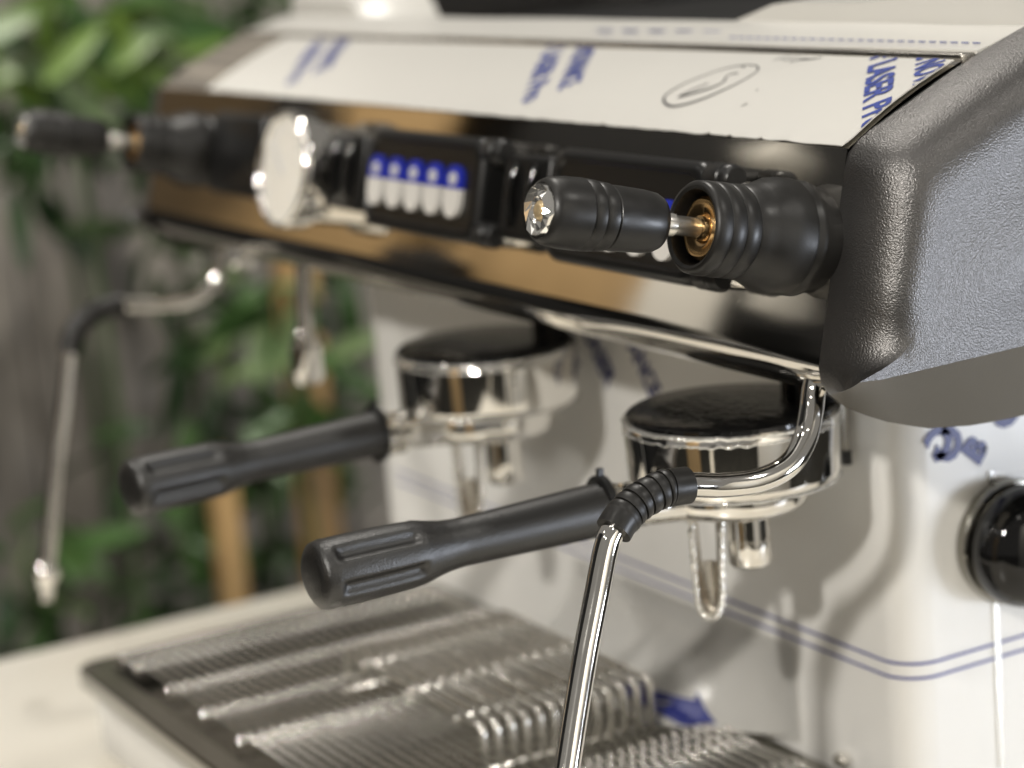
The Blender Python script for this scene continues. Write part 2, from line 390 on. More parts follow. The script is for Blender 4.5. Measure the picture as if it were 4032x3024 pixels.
def end_cap(name, x0, sgn, shift):
    b_ = bmesh.new(); loops = []
    NB, NT = 40, 80
    rb, rt = resample(rim_bot, NB), resample(rim_top, NT); fb, ft = resample(fac_bot, NB), resample(fac_top, NT)
    rim = rb + rt[1:]; fac = fb + ft[1:]
    K = 16
    for k in range(K + 1):
        t = k / K; lp = []
        for i, (a, b) in enumerate(zip(rim, fac)):
            bottom = i < NB - 1
            blend = min(1, max(0, (i - (NB - 2)) / 8))
            xa = t; ya = t
            xr = 1 - (1 - t) ** 2.8; yr = t ** 1.7
            tx = xa * (1 - blend) + xr * blend; ty = ya * (1 - blend) + yr * blend
            p = a.lerp(b, ty)
            lp.append(b_.verts.new((x0 + sgn * 0.036 * tx + shift, p.x, p.y)))
        loops.append(lp)
    n = len(rim)
    for a, b in zip(loops, loops[1:]):
        for k in range(n - 1):
            f = b_.faces.new((a[k], a[k + 1], b[k + 1], b[k]))
            f.material_index = 1 if k < NB - 1 else 0
        b_.faces.new((a[n - 1], a[0], b[0], b[n - 1]))
    # gently domed outer face, cut into a fine grid
    last = loops[-1]; poly = [(v.co.y, v.co.z) for v in last]; xf = last[0].co.x
    face = b_.faces.new(last); inner = [face]
    def cut(co, no):
        es = list({e for f in inner for e in f.edges}); vs_ = list({v for f in inner for v in f.verts})
        keep = set(f for f in b_.faces if f not in set(inner))
        bmesh.ops.bisect_plane(b_, geom=vs_ + es + inner, plane_co=co, plane_no=no)
        return [f for f in b_.faces if f not in keep]
    for i in range(1, 24):
        inner = cut(V((0, -0.033 + 0.45 * (i / 24) ** 1.5, 0)), V((0, 1, 0)))
    for i in range(1, 12):
        inner = cut(V((0, 0, 0.039 + 0.142 * i / 12)), V((0, 0, 1)))
    def dist(y, z):
        best = 9
        for k in range(n):
            ay, az = poly[k]; by, bz = poly[(k + 1) % n]; dy, dz_ = by - ay, bz - az
            t = max(0, min(1, ((y - ay) * dy + (z - az) * dz_) / max(1e-12, dy * dy + dz_ * dz_)))
            best = min(best, math.hypot(y - ay - t * dy, z - az - t * dz_))
        return best
    for v in {v for f in inner for v in f.verts}:
        t = min(1, dist(v.co.y, v.co.z) / 0.055); v.co.x = xf + sgn * 0.0056 * t * t * (3 - 2 * t)
    return finish(name, b_, [M['cap'], M['cap_under']], MA, 32)
oc = end_cap('end_cap', XR, 1, 0.0); oc['label'] = 'dark textured end cap on the right'
ol = end_cap('end_cap', XL, -1, 0.0); ol['label'] = 'dark end cap at the far left'

# ---- lower body: backsplash wrapped in film, right side wall, tray body
GY, CXR = 0.065, 0.038
bm = bmesh.new(); arc = []
rr = 0.018
arc += [(-0.515, 0.45), (-0.515, GY + 0.012), (-0.511, GY + 0.003), (-0.503, GY)]
for i in range(1, 40): arc.append((-0.503 + (CXR - rr + 0.503) * i / 40, GY))
for k in range(13):
    a = R(-90 + 90 * k / 12); arc.append((CXR - rr + rr * math.cos(a), GY + rr + rr * math.sin(a)))
for i in range(1, 12): arc.append((CXR, GY + rr + 0.35 * i / 11))
zs = [-0.262, -0.20, -0.16, -0.12, -0.08, -0.04, 0.0, 0.034]
G = [[bm.verts.new((x, y, z)) for (x, y) in arc] for z in zs]
for a, b in zip(G, G[1:]):
    for k in range(len(arc) - 1): bm.faces.new((a[k], a[k + 1], b[k + 1], b[k]))
bm.faces.new(G[-1]); bm.faces.new(G[0][::-1])
for a, b in zip(G, G[1:]): bm.faces.new((a[-1], a[0], b[0], b[-1]))
WALL = finish('backsplash', bm, M['film_wall'], MA, 40); WALL['label'] = 'wall behind the groups wrapped in white film'
# printed lines on that film, following the bend
def wall_strip(zlo, zhi, off, i0=0):
    b_ = bmesh.new(); prev = None
    for i, (x, y) in enumerate(arc):
        if i < 4: continue
        a = arc[max(3, i - 1)]; c = arc[min(len(arc) - 1, i + 1)]; t = V((c[0] - a[0], c[1] - a[1], 0)).normalized(); nn = V((t.y, -t.x, 0))
        p = V((x, y, 0)) + nn * off
        dz = 0.0
        cur = (b_.verts.new((p.x, p.y, zlo + dz)), b_.verts.new((p.x, p.y, zhi + dz)))
        if prev: b_.faces.new((prev[0], cur[0], cur[1], prev[1]))
        prev = cur
    return b_
bm = merge([wall_strip(-0.1375, -0.1363, 0.0006), wall_strip(-0.1303, -0.1291, 0.0006)])
finish('printed_line', bm, M['line_ink'], WALL, 0)
# loose film flap tucked over the back of the grate, with a printed arrow
def FL(x, u, h=0.0):
    a = max(0, min(1, (x + 0.135) / 0.085)); k = 1 - a * a * (3 - 2 * a)
    return V((x, GY - 0.0008 - 0.0442 * u * u * k - h * 0.5, -0.14 - 0.056 * u + 0.004 * u * u + h * 0.85)) + V((0, -0.5, 0.8)) * 0.0010 * u * noise.noise(V((x * 28, u * 3, 1)))
bm = bmesh.new(); G = []
for i in range(53):
    x = -0.262 + 0.212 * i / 52
    G.append([bm.verts.new(FL(x, j / 20)) for j in range(21)])
for a, b in zip(G, G[1:]):
    for j in range(20): bm.faces.new((a[j], a[j + 1], b[j + 1], b[j]))
bmesh.ops.solidify(bm, geom=bm.faces[:], thickness=0.0003)
FLAP = finish('film_flap', bm, M['film_wall'], WALL, 50)
ar = [(-0.165, 0.795), (-0.1432, 0.817), (-0.1257, 0.827), (-0.1127, 0.852), (-0.1082, 0.857), (-0.1107, 0.782), (-0.1122, 0.714), (-0.1047, 0.804), (-0.0931, 0.952), (-0.0986, 0.960), (-0.1037, 0.992), (-0.1082, 0.987), (-0.1177, 0.945), (-0.1317, 0.922), (-0.165, 0.885)]
bm = bmesh.new(); bm.faces.new([bm.verts.new((x, t, 0)) for x, t in ar]); bmesh.ops.triangulate(bm, faces=bm.faces[:])
bmesh.ops.subdivide_edges(bm, edges=bm.edges[:], cuts=3)
for v in bm.verts: v.co = FL(v.co.x, v.co.y, 0.0010)
o = finish('printed_arrow', bm, M['navy'], WALL, 0)
# big print on the wall between the groups, and on the side
def wall_text(s, size, origin, ang, axis_x, axis_z, ink, squeeze=0.7, bold=0.0006):
    b_ = text_bm(s, size, squeeze, bold); c, s_ = math.cos(R(ang)), math.sin(R(ang))
    for v in b_.verts:
        a, h = v.co.x * c - v.co.y * s_, v.co.x * s_ + v.co.y * c
        v.co = V(origin) + V(axis_x) * a + V(axis_z) * h
    return finish('printed_text', b_, ink, WALL, 0)
wall_text('for LASER', 0.018, (-0.245, GY - 0.0006, 0.010), -52, (1, 0, 0), (0, 0, 1), M['navy'])
wall_text('NOVANCE', 0.018, (-0.205, GY - 0.0006, 0.016), -52, (1, 0, 0), (0, 0, 1), M['navy'])
wall_text('LASER', 0.019, (-0.262, GY - 0.0006, -0.050), 52, (1, 0, 0), (0, 0, 1), M['navy'])
wall_text('C', 0.020, (CXR + 0.0006, 0.092, -0.0150), -150, (0, 1, 0), (0, 0, 1), M['navy'], 1, 0.0012)
wall_text('C', 0.021, (CXR + 0.0006, 0.105, -0.0245), 150, (0, 1, 0), (0, 0, 1), M['navy'], 1, 0.0012)
wall_text('B', 0.018, (CXR + 0.0006, 0.1115, -0.040), 50, (0, 1, 0), (0, 0, 1), M['navy'], 1, 0.0012)
wall_text('O', 0.022, (CXR + 0.0006, 0.124, -0.0265), 20, (0, 1, 0), (0, 0, 1), M['navy'], 1, 0.0012)
# film seam on the side wall
bm = bmesh.new(); box(bm, (CXR + 0.0004, 0.1175, -0.262), (CXR + 0.0012, 0.1205, -0.044)); finish('film_seam', bm, M['film_edge'], MA, 0)
# tray body under the grate
bm = bmesh.new(); box(bm, (-0.462, -0.168, -0.2615), (CXR - 0.004, GY - 0.001, -0.2205), bevel=0.006); finish('base_body', bm, M['film_wall'], MA)

# ---- buttons pads
def pad(cx_, label=None, low=0.0):
    W, H, T = 0.130, 0.0545, 0.020; sc_ = 0.0612
    b_ = bmesh.new(); ol_ = rrect(W, H, 0.010); n = len(ol_); rings = []
    for ins, h in ((0, 0), (0, T - 0.004), (0.0012, T - 0.0014), (0.004, T), (0.0055, T), (0.0065, T - 0.0015)):
        rings.append([b_.verts.new(S(cx_ + x * (1 - 2 * ins / W), sc_ + y * (1 - 2 * ins / H), h)) for x, y in ol_])
    for a, b in zip(rings, rings[1:]):
        for k in range(n): b_.faces.new((a[k], a[(k + 1) % n], b[(k + 1) % n], b[k]))
    b_.faces.new(rings[-1]); b_.faces.new(rings[0][::-1])
    p = finish('button_pad', b_, M['pad'], MA, 40)
    if label: p['label'] = label
    for i in range(5):
        bx = cx_ + (i - 2) * 0.0221 - 0.005
        q = bmesh.new(); w_, hh, r_ = 0.0168, 0.0270, 0.0080
        out = rrect(w_, hh, r_, 8); z0, z1 = T - 0.0015, T + 0.0012
        cut = 0.0012     # blue above, white below
        
        prism(q, [(x, min(y, cut)) for x, y in out if y <= cut] if False else [(-w_ / 2, cut)] + [pt for pt in out if pt[1] < 0] + [(w_ / 2, cut)], lambda pt: S(bx + pt[0], sc_ - 0.0015 - low + pt[1], z0), lambda pt: S(bx + pt[0], sc_ - 0.0015 - low + pt[1], z1), 0)
        prism(q, [(w_ / 2, cut + 0.0002)] + [pt for pt in out if pt[1] > 0] + [(-w_ / 2, cut + 0.0002)], lambda pt: S(bx + pt[0], sc_ - 0.0015 - low + pt[1], z0), lambda pt: S(bx + pt[0], sc_ - 0.0015 - low + pt[1], z1 - 0.0002), 1)
        ic = [(0.0042 * math.cos(a * math.pi / 8), cut + 0.0052 + 0.0034 * math.sin(a * math.pi / 8)) for a in range(16)]
        prism(q, ic, lambda pt: S(bx + pt[0], sc_ - 0.0015 - low + pt[1], z1 - 0.0004), lambda pt: S(bx + pt[0], sc_ - 0.0015 - low + pt[1], z1 + 0.0003), 2)
        finish('button', q, [M['button_white'], M['button_blue'], M['icon']], p, 40)
    # hinge barrels and screws at the right end
    for s_ in (sc_ + 0.021, sc_ - 0.021):
        q = bmesh.new(); lathe(q, S(cx_ + W / 2 + 0.001, s_, 0.014), (1, 0, 0), [(-0.004, 0.0001), (-0.004, 0.0058), (-0.003, 0.0066), (0.006, 0.0066), (0.0068, 0.0058), (0.0074, 0.0058), (0.008, 0.0066), (0.0115, 0.0064), (0.013, 0.005), (0.013, 0.0001)], 24, False)
        finish('hinge_pin', q, M['black'], p, 40)
    for s_ in (sc_ + 0.0185, sc_ - 0.0185):
        q = bmesh.new(); lathe(q, S(cx_ + W / 2 + 0.013, s_ - 0.002, 0.005), pn, [(-0.006, 0.0042), (0.004, 0.0042), (0.006, 0.0032), (0.007, 0.0001)], 16, True)
        finish('screw', q, M['chrome'], p, 40)
    return p
pad(-0.033, 'button pad half hidden behind the near steam lever', 0.003); pad(-0.230, 'button pad above the far group')
# rocker switches between the pads
def rocker(x0, x1):
    q = bmesh.new(); box(q, (x0, 0.040, 0), (x1, 0.083, 0.017), lambda p: S(p.x, p.y, p.z), 0.003); 
    o = finish('rocker_switch', q, M['pad'], MA, 40)
    for k in range(2):
        xm = x0 + (x1 - x0) * (0.3 + 0.42 * k); q = bmesh.new()
        pts = [S(xm, 0.079 - 0.032 * i / 8, 0.0168 + 0.003 * math.sin(math.pi * i / 8)) for i in range(9)]
        tube(q, pts, 0.0024, 10); finish('rocker_ridge', q, M['gloss_black'], o, 40)
rocker(-0.147, -0.103); rocker(-0.352, -0.304)

# ---- pressure gauge
gx, gs = -0.376, 0.058
q = bmesh.new(); lathe(q, S(gx, gs, 0), pn, [(0, 0.0295), (0.016, 0.0295), (0.018, 0.0330), (0.030, 0.0345), (0.0335, 0.0338), (0.0345, 0.0322), (0.0335, 0.0310), (0.031, 0.0305)], 56, False)
GA = finish('pressure_gauge', q, M['chrome'], MA, 50)
q = bmesh.new(); lathe(q, S(gx, gs, 0.0305), pn, [(0, 0.0308), (0.0012, 0.0308), (0.0022, 0.022), (0.0026, 0.0001)], 48, False); finish('dial', q, M['dial'], GA, 60)
q = bmesh.new()
prism(q, [(-0.001, -0.004), (0.001, -0.004), (0.0004, 0.022), (-0.0004, 0.022)], lambda p: S(gx + p[0] * .7 - p[1] * .7, gs + p[0] * .7 + p[1] * .7, 0.0335), lambda p: S(gx + p[0] * .7 - p[1] * .7, gs + p[0] * .7 + p[1] * .7, 0.0342)); finish('needle', q, M['icon'], GA, 0)
q = bmesh.new()
for k in range(11):
    a = R(220 - 26 * k); c_, s_ = math.cos(a), math.sin(a)
    prism(q, [(-0.0005, 0.0), (0.0005, 0.0), (0.0005, 0.004), (-0.0005, 0.004)], lambda p: S(gx + c_ * (0.021 + p[1]) - s_ * p[0], gs + s_ * (0.021 + p[1]) + c_ * p[0], 0.0325), lambda p: S(gx + c_ * (0.021 + p[1]) - s_ * p[0], gs + s_ * (0.021 + p[1]) + c_ * p[0], 0.0332))
finish('dial_mark', q, M['icon'], GA, 0)

# ---- steam valves with lever knobs
def steam_valve(x, label, ox):
    base = V((x, -0.0273, 0.0925)); d = V((0, -math.cos(R(13.3)), math.sin(R(13.3))))
    root = bmesh.new()
    # bell body: base in the panel, shoulder, ringed sleeve with a deep mouth
    prof = [(-0.030, 0.0215), (-0.012, 0.0222), (-0.0075, 0.0240), (-0.0042, 0.0240), (-0.0030, 0.0232), (-0.0020, 0.0232), (-0.0010, 0.0243), (0.004, 0.0243), (0.009, 0.0236), (0.0145, 0.0212), (0.0185, 0.0198), (0.022, 0.0193),
            (0.0228, 0.0187), (0.0236, 0.0193), (0.0292, 0.0194), (0.0300, 0.0188), (0.0308, 0.0194), (0.0362, 0.0194), (0.0370, 0.0188), (0.0378, 0.0193), (0.0425, 0.0191), (0.0440, 0.0180), (0.0443, 0.0168), (0.0436, 0.0155), (0.030, 0.0150), (0.022, 0.0148)]
    lathe(root, base, d, prof, 64, True)
    v = finish('steam_valve', root, M['rubber'], MA, 40); v['label'] = label
    q = bmesh.new(); lathe(q, base, d, [(0.022, 0.0146), (0.034, 0.0132), (0.0385, 0.0130), (0.0400, 0.0116), (0.0402, 0.0085), (0.0390, 0.0060), (0.0410, 0.0050), (0.0420, 0.003)], 6 * 6, True, wob=lambda s, r, t: r * (1 + (0.03 * abs(math.cos(3 * t)) if s > 0.03 and r > 0.009 else 0)))
    finish('brass_nut', q, M['brass'], v, 30)
    d2 = (d + V((-0.015, 0, 0.0))).normalized(); b2 = base + d * 0.037
    q = bmesh.new(); lathe(q, b2, d2, [(-0.004, 0.0058), (0.000, 0.0058), (0.0015, 0.0040), (0.016, 0.0040), (0.0165, 0.0047), (0.0225, 0.0047), (0.024, 0.004)], 28, True); finish('stem', q, M['wire'], v, 40)
    q = bmesh.new(); s0 = 0.0228
    prof = [(s0, 0.0045), (s0 + 0.0002, 0.0085), (s0 + 0.0015, 0.0108), (s0 + 0.004, 0.0120), (s0 + 0.009, 0.0126), (s0 + 0.020, 0.0130), (s0 + 0.0250, 0.0130), (s0 + 0.0256, 0.0124), (s0 + 0.0264, 0.0135), (s0 + 0.0305, 0.0139), (s0 + 0.0318, 0.0132), (s0 + 0.0326, 0.0141), (s0 + 0.0360, 0.0143), (s0 + 0.0374, 0.0136), (s0 + 0.0382, 0.0144), (s0 + 0.046, 0.0142), (s0 + 0.052, 0.0134), (s0 + 0.0545, 0.0122), (s0 + 0.0552, 0.0110), (s0 + 0.0540, 0.0106)]
    lathe(q, b2, d2, prof, 56, True); finish('lever_grip', q, M['rubber'], v, 40)
    # faceted clear cap over a foil disc
    e = s0 + 0.0540
    q = bmesh.new(); lathe(q, b2, d2, [(e - 0.0003, 0.0104), (e, 0.0106), (e + 0.0002, 0.0085)], 40, True); finish('foil_disc', q, M['silver'], v, 30)
    q = bmesh.new(); rg = []
    dd, p_, q_ = basis(d2)
    for s_, r_, ph, n_ in ((e + 0.0004, 0.0110, 0, 16), (e + 0.0026, 0.0100, 0.5, 16), (e + 0.0012, 0.0078, 0, 16), (e + 0.0024, 0.0056, 0.5, 16), (e + 0.0010, 0.0036, 0, 16)):
        rg.append([q.verts.new(b2 + d2 * (s_ + random.uniform(-.0006, .0006)) + (p_ * math.cos(2 * math.pi * (k + ph) / n_) + q_ * math.sin(2 * math.pi * (k + ph) / n_)) * (r_ * (1 + 0.06 * random.uniform(-1, 1)))) for k in range(n_)])
    for a, b in zip(rg, rg[1:]):
        n_ = len(a)
        for k in range(n_):
            q.faces.new((a[k], a[(k + 1) % n_], b[k])); q.faces.new((b[k], a[(k + 1) % n_], b[(k + 1) % n_]))
    q.faces.new(rg[0][::-1]); q.faces.new(rg[-1]); finish('crystal_cap', q, M['crystal'], v, 0)
    q = bmesh.new(); lathe(q, b2, d2, [(e + 0.0010, 0.0040), (e + 0.0020, 0.0036), (e + 0.0028, 0.0020), (e + 0.0030, 0.0003)], 24, True); finish('cap_centre', q, M['cream'], v, 60)
    return v
steam_valve(0.083, 'near steam lever with clear faceted cap', 0); steam_valve(-0.555, 'far steam lever, out of focus at the left', 0)
# black block between far valve and gauge
q = bmesh.new(); box(q, (-0.535, 0.036, 0), (-0.452, 0.088, 0.014), lambda p: S(p.x, p.y, p.z), 0.005); finish('black_block', q, M['pad'], MA)

# ---- steam wands
def wand(path, rad, n_up, grip, tip=None, label=None):
    """path: upper pipe points; grip: rubber points; tip: lower pipe points"""
    q = bmesh.new(); tube(q, catmull(path, 10), rad, 24); p = finish('steam_wand', q, M['chrome'], MA, 50)
    if label: p['label'] = label
    g = catmull(grip, 14); N = len(g)
    def gr(t):
        r = rad * 1.5
        if 0.30 < t < 0.78:
            ph = ((t - 0.30) / 0.08) % 1.0
            r *= 0.90 if ph < 0.22 else 1.0 + 0.03 * math.sin(math.pi * (ph - .22) / .78)
        return r
    gg = []
    for i in range(N - 1):
        for k in range(4): gg.append(g[i].lerp(g[i + 1], k / 4))
    gg.append(g[-1])
    q = bmesh.new(); tube(q, gg, gr, 24); finish('rubber_grip', q, M['rubber'], p, 30)
    q = bmesh.new(); lo = catmull(tip, 10); tube(q, lo, rad, 24); t_ = finish('lower_pipe', q, M['chrome'], p, 50)
    return p, lo
wand([(0.0862, -0.0150, 0.0310), (0.0870, -0.0174, 0.0250), (0.0893, -0.0208, 0.0180), (0.0927, -0.0274, 0.0080), (0.0955, -0.0385, -0.0003), (0.0950, -0.0533, -0.0039), (0.0929, -0.0700, -0.0030), (0.0924, -0.0843, 0.0000), (0.0924, -0.0940, 0.0008)], 0.0051, 0,
     [(0.0924, -0.0868, 0.0003), (0.0924, -0.0930, 0.0008), (0.0924, -0.0995, 0.0010), (0.0930, -0.1116, -0.0020), (0.0948, -0.1208, -0.0065), (0.0958, -0.1250, -0.0100)],
     [(0.0940, -0.1180, -0.0045), (0.0963, -0.1264, -0.0110), (0.0979, -0.1310, -0.0175), (0.1020, -0.1383, -0.0312), (0.1080, -0.1492, -0.0519), (0.1144, -0.1590, -0.0706), (0.1207, -0.1680, -0.0880), (0.1290, -0.1800, -0.1120), (0.1380, -0.1930, -0.1380)], 'steam pipe with ribbed rubber grip at the right')
fx = -0.60
fw, lo = wand([(fx, 0.000, 0.030), (fx, 0.000, 0.012), (fx, -0.003, -0.001), (fx, -0.014, -0.010), (fx, -0.030, -0.0135), (fx, -0.055, -0.011), (fx, -0.075, -0.008)], 0.0052, 0,
     [(fx, -0.073, -0.0082), (fx, -0.092, -0.0105), (fx, -0.106, -0.020), (fx, -0.113, -0.034)],
     [(fx, -0.110, -0.026), (fx, -0.114, -0.040), (fx, -0.121, -0.070), (fx, -0.131, -0.107), (fx, -0.1445, -0.169), (fx, -0.1485, -0.186)], 'steam pipe hanging at the far left end')
q = bmesh.new(); lathe(q, (fx, -0.1455, -0.172), (0, -0.2, -0.98), [(0, 0.005), (0.002, 0.0078), (0.006, 0.0092), (0.010, 0.0085), (0.013, 0.0058), (0.020, 0.0055), (0.026, 0.005), (0.027, 0.001)], 20); finish('nozzle', q, M['chrome'], fw, 50)
q = bmesh.new(); lathe(q, (fx + 0.03, -0.002, 0.020), (0.97, -0.2, 0), [(0, 0.006), (0.02, 0.006), (0.022, 0.009), (0.034, 0.009), (0.036, 0.005)], 20); finish('pipe_fitting', q, M['chrome'], MA, 40)

# ---- hot water tap
tx = -0.443
q = bmesh.new(); tube(q, catmull([(tx, -0.008, 0.034), (tx, -0.009, 0.015), (tx, -0.011, -0.008), (tx, -0.0125, -0.020)], 6), 0.0052, 18); TP = finish('water_tap', q, M['chrome'], MA, 50)
q = bmesh.new(); lathe(q, (tx, -0.0125, -0.016), (0, 0, -1), [(0, 0.0052), (0.002, 0.0074), (0.008, 0.0078), (0.009, 0.0098), (0.029, 0.0102), (0.031, 0.0092), (0.033, 0.008)], 28); finish('aerator', q, M['chrome'], TP, 40)

# ---- group heads
def crinkle(bm_, cx_, r, z, amp, seed, n=120, rad=0.0011):
    pts = [V((cx_ + (r + amp * noise.noise(V((k * .35, seed, 0)))) * math.cos(2 * math.pi * k / n), (r + amp * noise.noise(V((k * .35, seed, 0)))) * math.sin(2 * math.pi * k / n), z + amp * 1.1 * noise.noise(V((k * .31, seed + 9, 0))))) for k in range(n + 1)]
    tube(bm_, pts, rad, 6, False)
def group(x, label):
    q = bmesh.new(); c = V((x, 0, 0))
    lathe(q, c, (0, 0, -1), [(-0.001, 0.0475), (0.0005, 0.0488), (0.002, 0.0496), (0.005, 0.0497), (0.012, 0.0493), (0.026, 0.0490), (0.0290, 0.0486), (0.0305, 0.0470), (0.0308, 0.044), (0.030, 0.034)], 96, True)
    g = finish('group_head', q, M['chrome'], MA, 45); g['label'] = label
    q = bmesh.new(); lathe(q, c, (0, 0, 1), [(-0.0005, 0.0482), (0.0022, 0.0478), (0.0030, 0.0465), (0.0034, 0.030), (0.0034, 0.001)], 72, True); finish('black_cover', q, M['disc_black'], g, 40)
    q = bmesh.new(); crinkle(q, x, 0.0493, -0.0006, 0.0007, x * 10, 220, 0.0009); crinkle(q, x, 0.0497, -0.0040, 0.0011, x * 10 + 3, 260, 0.0005); crinkle(q, x, 0.0486, -0.0302, 0.0007, x * 10 + 6, 120, 0.0006)
    finish('torn_film', q, M['film_edge'], g, 40)
    # neck between cover and machine body
    q = bmesh.new(); lathe(q, (x, 0.047, 0.003), (0, 0.05, 1), [(0, 0.015), (0.03, 0.015)], 32); finish('group_neck', q, M['disc_black'], g, 40)
    return g
group(0.0, 'near group head with torn film on its rim'); group(-0.23, 'far group head, out of focus')

# side knob with chrome ring, thin tube on the wall
kc = V((CXR, 0.126, -0.0790)); kd = V((1, -0.05, 0.0)).normalized()
q = bmesh.new(); lathe(q, kc, kd, [(0.0008, 0.0290), (0.004, 0.0302), (0.008, 0.0304), (0.0095, 0.0296), (0.010, 0.027)], 64); KN = finish('side_knob', q, M['rim_steel'], MA, 40)
q = bmesh.new(); lathe(q, kc, kd, [(0.0098, 0.0270), (0.012, 0.0288), (0.017, 0.0294), (0.023, 0.0282), (0.029, 0.0245), (0.033, 0.0185), (0.0352, 0.011), (0.036, 0.0005)], 64); finish('knob_cover', q, M['gloss_black'], KN, 60)
q = bmesh.new(); tube(q, [(0.008, 0.0585, 0.03), (0.008, 0.0585, -0.028)], 0.0022, 12); o = finish('probe_rod', q, M['tray_steel'], MA); 
q = bmesh.new(); tube(q, [(0.008, 0.0585, -0.0275), (0.008, 0.0585, -0.0345)], 0.0026, 12); finish('rod_tip', q, M['pad'], o)

# ------------------------------------------------------------------ portafilters
GROOVE = 0.25
def portafilter():
    t = thing('portafilter', 'near portafilter with black ribbed handle crossing behind the steam pipe', 'portafilter', (0, 0, -0.031), 'portafilters locked in the two group heads')
    Z = -0.031
    # handle: fine lathe with six finger grooves, in local coordinates
    q = bmesh.new(); n = 96
    def rad(s):
        P = [(0, 0.0085), (0.0012, 0.0115), (0.003, 0.0134), (0.007, 0.0142), (0.015, 0.0144), (0.030, 0.0143), (0.044, 0.0139), (0.050, 0.0132), (0.056, 0.0118), (0.063, 0.0105), (0.070, 0.0100), (0.090, 0.0103), (0.120, 0.0110), (0.139, 0.0114), (0.142, 0.0116)]
        for a, b in zip(P, P[1:]):
            if s <= b[0]:
                u = (s - a[0]) / (b[0] - a[0]); return (a[1] + (b[1] - a[1]) * u) * 1.06
        return P[-1][1] * 1.06
    prof = [(0.142 * (k / 90) ** 1.15, 0) for k in range(91)]
    prof = [(s, rad(s)) for s, _ in prof]
    def wob(s, r, th):
        if s < 0.007 or s > 0.049: return r
        along = min(1, (s - 0.007) / 0.004, (0.049 - s) / 0.004); along = along * along * (3 - 2 * along)
        a = ((th / (2 * math.pi) * 6 + GROOVE) % 1) - 0.5
        return r - 0.0030 * along * max(0, math.cos(a * math.pi / 0.50)) ** 0.8 if abs(a) < 0.25 else r
    lathe(q, (0, -0.215, 0), (0, 1, 0), prof, n, True, wob=wob)
    me = bpy.data.meshes.new('handle'); bmesh.ops.recalc_face_normals(q, faces=q.faces[:]); q.to_mesh(me); q.free(); me.materials.append(M['handle']); me.shade_smooth(); local('handle', me, t)
    def lp(name, q, mat, ang=40):
        bmesh.ops.recalc_face_normals(q, faces=q.faces[:]); me = bpy.data.meshes.new(name); q.to_mesh(me); q.free(); me.materials.append(mat); me.shade_smooth(); me.set_sharp_from_angle(angle=R(ang)); return local(name, me, t)
    # flange plate with an upright fin
    q = bmesh.new(); out = [(0.0125 * math.cos(a), 0.0155 * math.sin(a)) for a in (2 * math.pi * k / 40 for k in range(40))]
    prism(q, out, lambda p: V((p[0], -0.0735, p[1])), lambda p: V((p[0], -0.0702, p[1])))
    box(q, (-0.0013, -0.0732, 0.0150), (0.0013, -0.0705, 0.0186)); lp('flange', q, M['black'])
    # chrome neck, tapering bar from handle to bowl
    q = bmesh.new(); lathe(q, (0, -0.0702, -0.001), (0, 1, -0.09), [(0, 0.0118), (0.005, 0.0118), (0.0056, 0.0092), (0.0085, 0.0090), (0.0090, 0.0112), (0.0125, 0.0114), (0.0135, 0.0104), (0.020, 0.0094), (0.038, 0.0094), (0.044, 0.0110)], 32); lp('neck', q, M['chrome'])
    # bowl
    q = bmesh.new(); lathe(q, (0, 0, 0.003), (0, 0, -1), [(0, 0.0335), (0.006, 0.0345), (0.0115, 0.0342), (0.0145, 0.0325), (0.0165, 0.028), (0.0172, 0.015), (0.0172, 0.004)], 72); lp('bowl', q, M['chrome'], 50)
    # nozzle nut
    q = bmesh.new(); lathe(q, (0.003, 0.004, -0.013), (0, 0, -1), [(0, 0.0088), (0.004, 0.0088), (0.0045, 0.0101), (0.0150, 0.0102), (0.0153, 0.0097), (0.0162, 0.0097), (0.0165, 0.0102), (0.0268, 0.0102), (0.0282, 0.0094), (0.0288, 0.0080), (0.0285, 0.0065), (0.02, 0.006)], 36); lp('spout_nut', q, M['chrome'])
    # open spout: a trough that narrows to a rounded tongue
    q = bmesh.new(); rows = []; NU, NV = 26, 13
    for i in range(NU):
        u = i / (NU - 1); z = -0.013 - 0.050 * u
        hw = 0.0074 - 0.0014 * u
        if u > 0.80: hw *= math.sqrt(max(0.02, 1 - ((u - 0.80) / 0.205) ** 2))
        row = []
        for j in range(NV):
            a = -1 + 2 * j / (NV - 1)
            y = -0.017 - 0.0055 * u * 0.5 + 0.0075 * (1 - a * a) * (0.4 + 0.6 * u)
            row.append(V((a * hw, y, z)))
        rows.append(row)
    # turned so the open side faces front right
    rot = Matrix.Rotation(R(38), 4, 'Z')
    rows = [[rot @ (p + V((0, 0.010, 0))) + V((-0.0045, -0.0115, 0)) for p in r_] for r_ in rows]
    vs = [[q.verts.new(p) for p in r_] for r_ in rows]
    for a, b in zip(vs, vs[1:]):
        for k in range(NV - 1): q.faces.new((a[k], a[k + 1], b[k + 1], b[k]))
    bmesh.ops.delete(q, geom=[f for f in q.faces if f.calc_center_median().z > -0.038 and abs((rot.inverted() @ (f.calc_center_median() - V((-0.0045, -0.0115, 0)))).x) < 0.0049], context='FACES')
    bmesh.ops.solidify(q, geom=q.faces[:], thickness=0.0012)
    sp = lp('spout', q, M['steel'], 60)
    edge = [r_[0] for r_ in rows] + rows[-1][1:-1] + [r_[-1] for r_ in rows[::-1]]
    q = bmesh.new()
    pts = []
    for i in range(len(edge) - 1):
        for k in range(3):
            p = edge[i].lerp(edge[i + 1], k / 3); pts.append(p + V((noise.noise(p * 700), noise.noise(p * 700 + V((3, 0, 0))), noise.noise(p * 700 + V((0, 5, 0))))) * 0.0009)
    tube(q, pts, 0.00140, 8)
